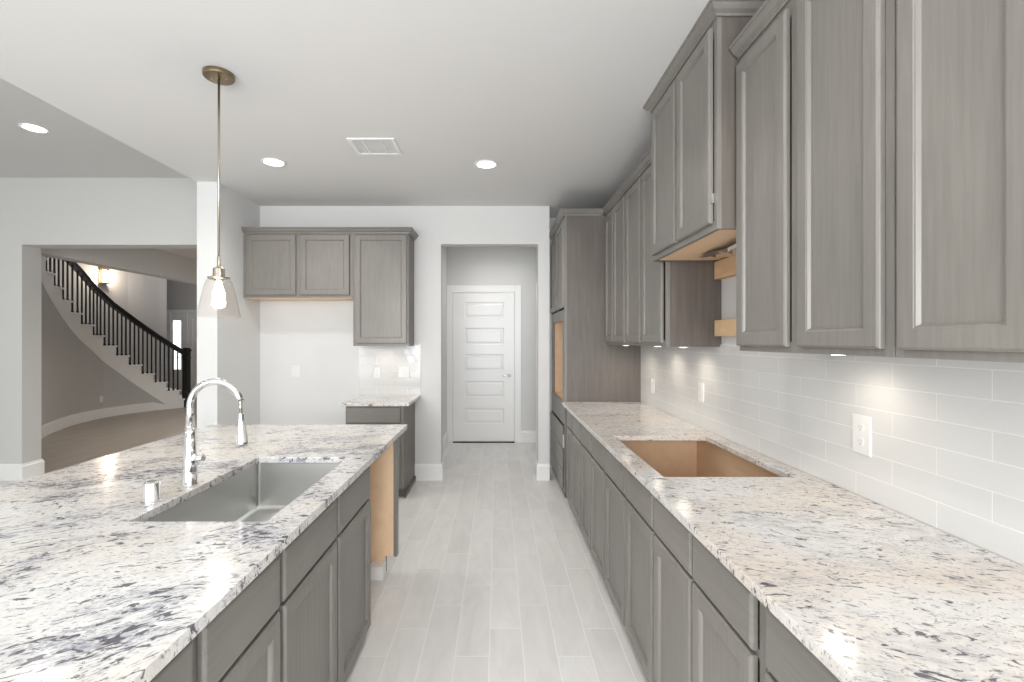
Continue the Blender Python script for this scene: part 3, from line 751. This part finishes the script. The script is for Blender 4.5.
obj('risers', bm, M_tread, stair)
# handrail and balusters
RP = [(186, 353.6, 0), (172.5, 345.6, 0), (156.7, 335.5, 0), (135.6, 320.5, 0), (114.5, 304.7, 0), (96, 287.5, 0), (82.8, 271.7, 0), (74.9, 263.2, 0)]
def yc(x):
    for (xa, ya), (xb, yb) in zip(FXc, FXc[1:]):
        if xb <= x <= xa: return ya+(yb-ya)*(x-xa)/(xb-xa)
    return FXc[-1][1] if x < FXc[-1][0] else FXc[0][1]
def P3(x, h, ins=.03):
    Y = yc(x); i = min(range(len(FXc)), key=lambda k: abs(FXc[k][0]-x)); v = Vector(((x-497.3)*Y/480, Y)) + nrm(i)*sgn*ins
    return Vector((v.x, v.y, h))
rail = [(x, 1.5+(340.5-y)*yc(x)/480) for x, y, _ in RP]
rail += [(62.2, 3.02), (53.8, 3.25), (45.8, 3.46), (39, 3.66), (33, 3.87)]
def railh(x):
    for (xa, ha), (xb, hb) in zip(rail, rail[1:]):
        if xb <= x <= xa: return ha+(hb-ha)*(x-xa)/(xb-xa)
    return rail[0][1]
bm = B(); rp = [P3(x, h) for x, h in rail]
rings = []
for i, p in enumerate(rp):
    d = (rp[min(i+1, len(rp)-1)]-rp[max(i-1, 0)]).normalized(); s_ = d.cross(Vector((0, 0, 1))).normalized(); up = s_.cross(d)
    rings.append([bm.verts.new(p+s_*a*.042+up*b) for a, b in ((-1, -.052), (-1, .025), (-.6, .046), (.6, .046), (1, .025), (1, -.052))])
for a, b in zip(rings, rings[1:]):
    for k in range(6): bm.faces.new((a[k], a[(k+1) % 6], b[(k+1) % 6], b[k]))
bm.faces.new(rings[0]); bm.faces.new(rings[-1])
obj('handrail', bm, M_black, stair)
for i in range(0, n-1):
    for k in range(3 if i < 9 else 2 if i < 13 else 2):
        nn = 3 if i < 9 else 2
        f_ = (k+.3)/nn; x = FXc[i][0]+(FXc[i+1][0]-FXc[i][0])*f_
        if x > 181: continue
        b = P3(x, r_*(i+1)); tp = P3(x, railh(x)-.03)
        bm = B(); s_ = .0105
        box(bm, b.x-s_, b.x+s_, b.y-s_, b.y+s_, b.z, tp.z)
        box(bm, b.x-.016, b.x+.016, b.y-.016, b.y+.016, b.z, b.z+.03)
        obj('baluster', bm, M_iron, stair)
nb = P3(187, 0, .04)
bm = B(); box(bm, nb.x-.06, nb.x+.06, nb.y-.06, nb.y+.06, .0, 1.26); box(bm, nb.x-.075, nb.x+.075, nb.y-.075, nb.y+.075, 1.26, 1.30)
box(bm, nb.x-.055, nb.x+.055, nb.y-.055, nb.y+.055, 1.30, 1.335); box(bm, nb.x-.072, nb.x+.072, nb.y-.072, nb.y+.072, .0, .20)
box(bm, nb.x-.068, nb.x+.068, nb.y-.068, nb.y+.068, 1.10, 1.12)
obj('newel_post', bm, M_black, stair, bevel=.004)
# wall below the stairs
bm = B()
for i in range(n):
    if low(i+1) <= .001: continue
    prism(bm, [inner(i, .006), inner(i+1, .006), inner(i+1, .045), inner(i, .045)], [0]*4, [low(i)-.001 if low(i) > .01 else .0, low(i+1)-.001, low(i+1)-.001, low(i)-.001 if low(i) > .01 else .0])
struct('wall_under_stair', bm, M_grey)
bm = B()
for i in range(1, n):
    prism(bm, [inner(i, -.012), inner(i+1, -.012), inner(i+1, .006), inner(i, .006)], [0]*4, [min(.18, max(low(i), .10))]*1+[.18]*2+[min(.18, max(low(i), .10))])
struct('baseboard_stair', bm, M_stairwhite)
i = 8
pl = P3(101, .37, -.004)
t = thing('wall_outlet', 'tiny outlet plate on grey curved wall under the staircase', 'outlet', pl, 'white wall plates')
bm = B(); box(bm, -.003, .003, -.035, .035, -.057, .057)
ang = math.atan2(nrm(7).y*sgn, nrm(7).x*sgn); bmesh.ops.rotate(bm, verts=bm.verts, matrix=Matrix.Rotation(ang, 3, 'Z')); bmesh.ops.translate(bm, verts=bm.verts, vec=pl)
obj('cover_plate', bm, M_plastic, t, bevel=.002)
def trimE(pts):
    k = -8.30/12.05                     # the wall ends on this line of plan, where the entry hall begins
    for q, (a, b) in enumerate(zip(pts, pts[1:])):
        fa, fb = a.x-k*a.y, b.x-k*b.y
        if fa > 0 >= fb: return [a+(b-a)*(fa/(fa-fb))]+pts[q+1:]
    return pts
# outer stair wall (curved), then the front wall with the entry door
bm = B(); E = trimE([OUT[0] + (OUT[0]-OUT[1]).normalized()*.35] + OUT) + [OUT[-1]+(OUT[-1]-OUT[-2]).normalized()*1.6]
for a, b in zip(E, E[1:]):
    na = (b-a).normalized(); na = Vector((na.y, -na.x))*sgn*.12
    prism(bm, [a, b, b+na, a+na], [0]*4, [5.2]*4)
struct('wall_stair', bm, M_grey)
YD = 13.0
bm = B(); box(bm, -12, -9.3, YD, YD+.15, 0, 5.2); box(bm, -9.3, -1.5, YD, YD+.15, 2.30, 5.2); box(bm, -7.0, -1.5, YD, YD+.15, 0, 2.30)
box(bm, -9.3, -8.94, YD, YD+.15, 0, 2.30)
struct('wall_front', bm, M_grey)
bm = B(); box(bm, -8.94, -8.83, YD-.03, YD+.02, 0, 2.33); box(bm, -8.83, -7.0, YD-.03, YD+.02, 2.24, 2.33); box(bm, -8.51, -8.38, YD-.03, YD+.02, 0, 2.24)
struct('trim_entry_casing', bm, M_stairwhite, bevel=.003)
struct('door_3', front(B(), '-Y', YD+.01, -8.38, -7.3, .01, 2.24, [(0, 0), (0, .02), (.12, .02), (.14, .010), (.16, .010)]), M_stairwhite)
fr_ = B(); box(fr_, -8.83, -8.78, YD-.01, YD+.03, 0, 2.24); box(fr_, -8.56, -8.51, YD-.01, YD+.03, 0, 2.24); box(fr_, -8.78, -8.56, YD-.01, YD+.03, 0, .72); box(fr_, -8.78, -8.56, YD-.01, YD+.03, 2.04, 2.24)
for k in range(1, 4): box(fr_, -8.78, -8.56, YD-.005, YD+.025, .72+k*.33-.008, .72+k*.33+.008)
wi = struct('window_4', fr_, M_stairwhite)
obj('pane', bx(-8.78, -8.56, YD+.012, YD+.018, .72, 2.04), M_skyglass, wi, label='bright daylit sidelight glass')
# upper floor edge over the foyer, ceilings, closing walls
struct('wall_upper_edge', bx(-5.5, -5.32, YB+.22, 9.9, 2.52, 5.2), M_wall)
struct('ceiling_foyer', bx(-5.32, -1.5, YB+.22, YD, 2.93, 3.05), M_ceil)
struct('ceiling_stairwell', bx(-12, -1.5, YB, YD+.15, 5.2, 5.3), M_grey)
struct('wall_foyer_right', bx(-1.62, -1.5, YB+.15, YD, 0, 2.93), M_grey)
struct('wall_foyer_left', bx(-12.1, -12, YB, YD+.15, 0, 5.2), M_grey)
struct('wall_foyer_near', bx(-12, -6.4, YB, YB+.22, 0, 5.2), M_grey)
# sconce on the outer wall
def on_outer(x):
    k = (x-497.3)/480
    for a, b in zip(E, E[1:]):
        fa, fb = a.x-k*a.y, b.x-k*b.y
        if fa*fb <= 0 and fa != fb:
            s_ = fa/(fa-fb); return a+(b-a)*s_, (b-a).normalized()
    return E[4], Vector((0, 1))
p, d = on_outer(102.5); nv = -Vector((d.y, -d.x))*sgn; zc_ = 1.5+(340.5-276)*p.y/480
ang = math.atan2(nv.y, nv.x)
t = thing('wall_sconce', 'lit bronze wall sconce glowing on the wall above the stairs', 'wall lamp', (p.x, p.y, zc_))
def place(bm):
    bmesh.ops.rotate(bm, verts=bm.verts, matrix=Matrix.Rotation(ang, 3, 'Z')); bmesh.ops.translate(bm, verts=bm.verts, vec=(p.x, p.y, zc_)); return bm
obj('backplate', place(box(B(), 0, .018, -.075, .075, -.17, .19)), M_brass, t, bevel=.003)
obj('top_cap', place(box(B(), .018, .12, -.07, .07, .13, .19)), M_brass, t, bevel=.003)
obj('bottom_cap', place(box(B(), .018, .12, -.07, .07, -.17, -.145)), M_brass, t, bevel=.003)
bm = B(); tube(bm, [(.07, 0, -.144), (.07, 0, .129)], .035, 20); obj('glass_tube', place(bm), M_sconce, t, smooth=True, label='glowing glass tube')
l = bpy.data.lights.new('sconce_light', 'POINT'); l.energy = 9; l.color = (1, .84, .66); l.shadow_soft_size = .05
o = bpy.data.objects.new('sconce_light', l); C.objects.link(o); o.location = (p.x+nv.x*.2, p.y+nv.y*.2, zc_)
downlight(-3.6, 8.0, 2.93, 'unseen round ceiling light added to brighten the foyer, behind the wall', 290, (1, .95, .88))  # fill lamp added out of view to lift the foyer
downlight(-.1, 6.3, ZC, 'unseen round ceiling light added to brighten the short hall, above the opening head', 19)  # hall fill, an added lamp hidden above the opening
area('stairwell_fill', (-8.3, 9.2, 5.1), (0, 0, 0), 2.4, 2.4, 55, (.98, .98, 1))  # area lamp added out of view under the stairwell ceiling to brighten the stairs
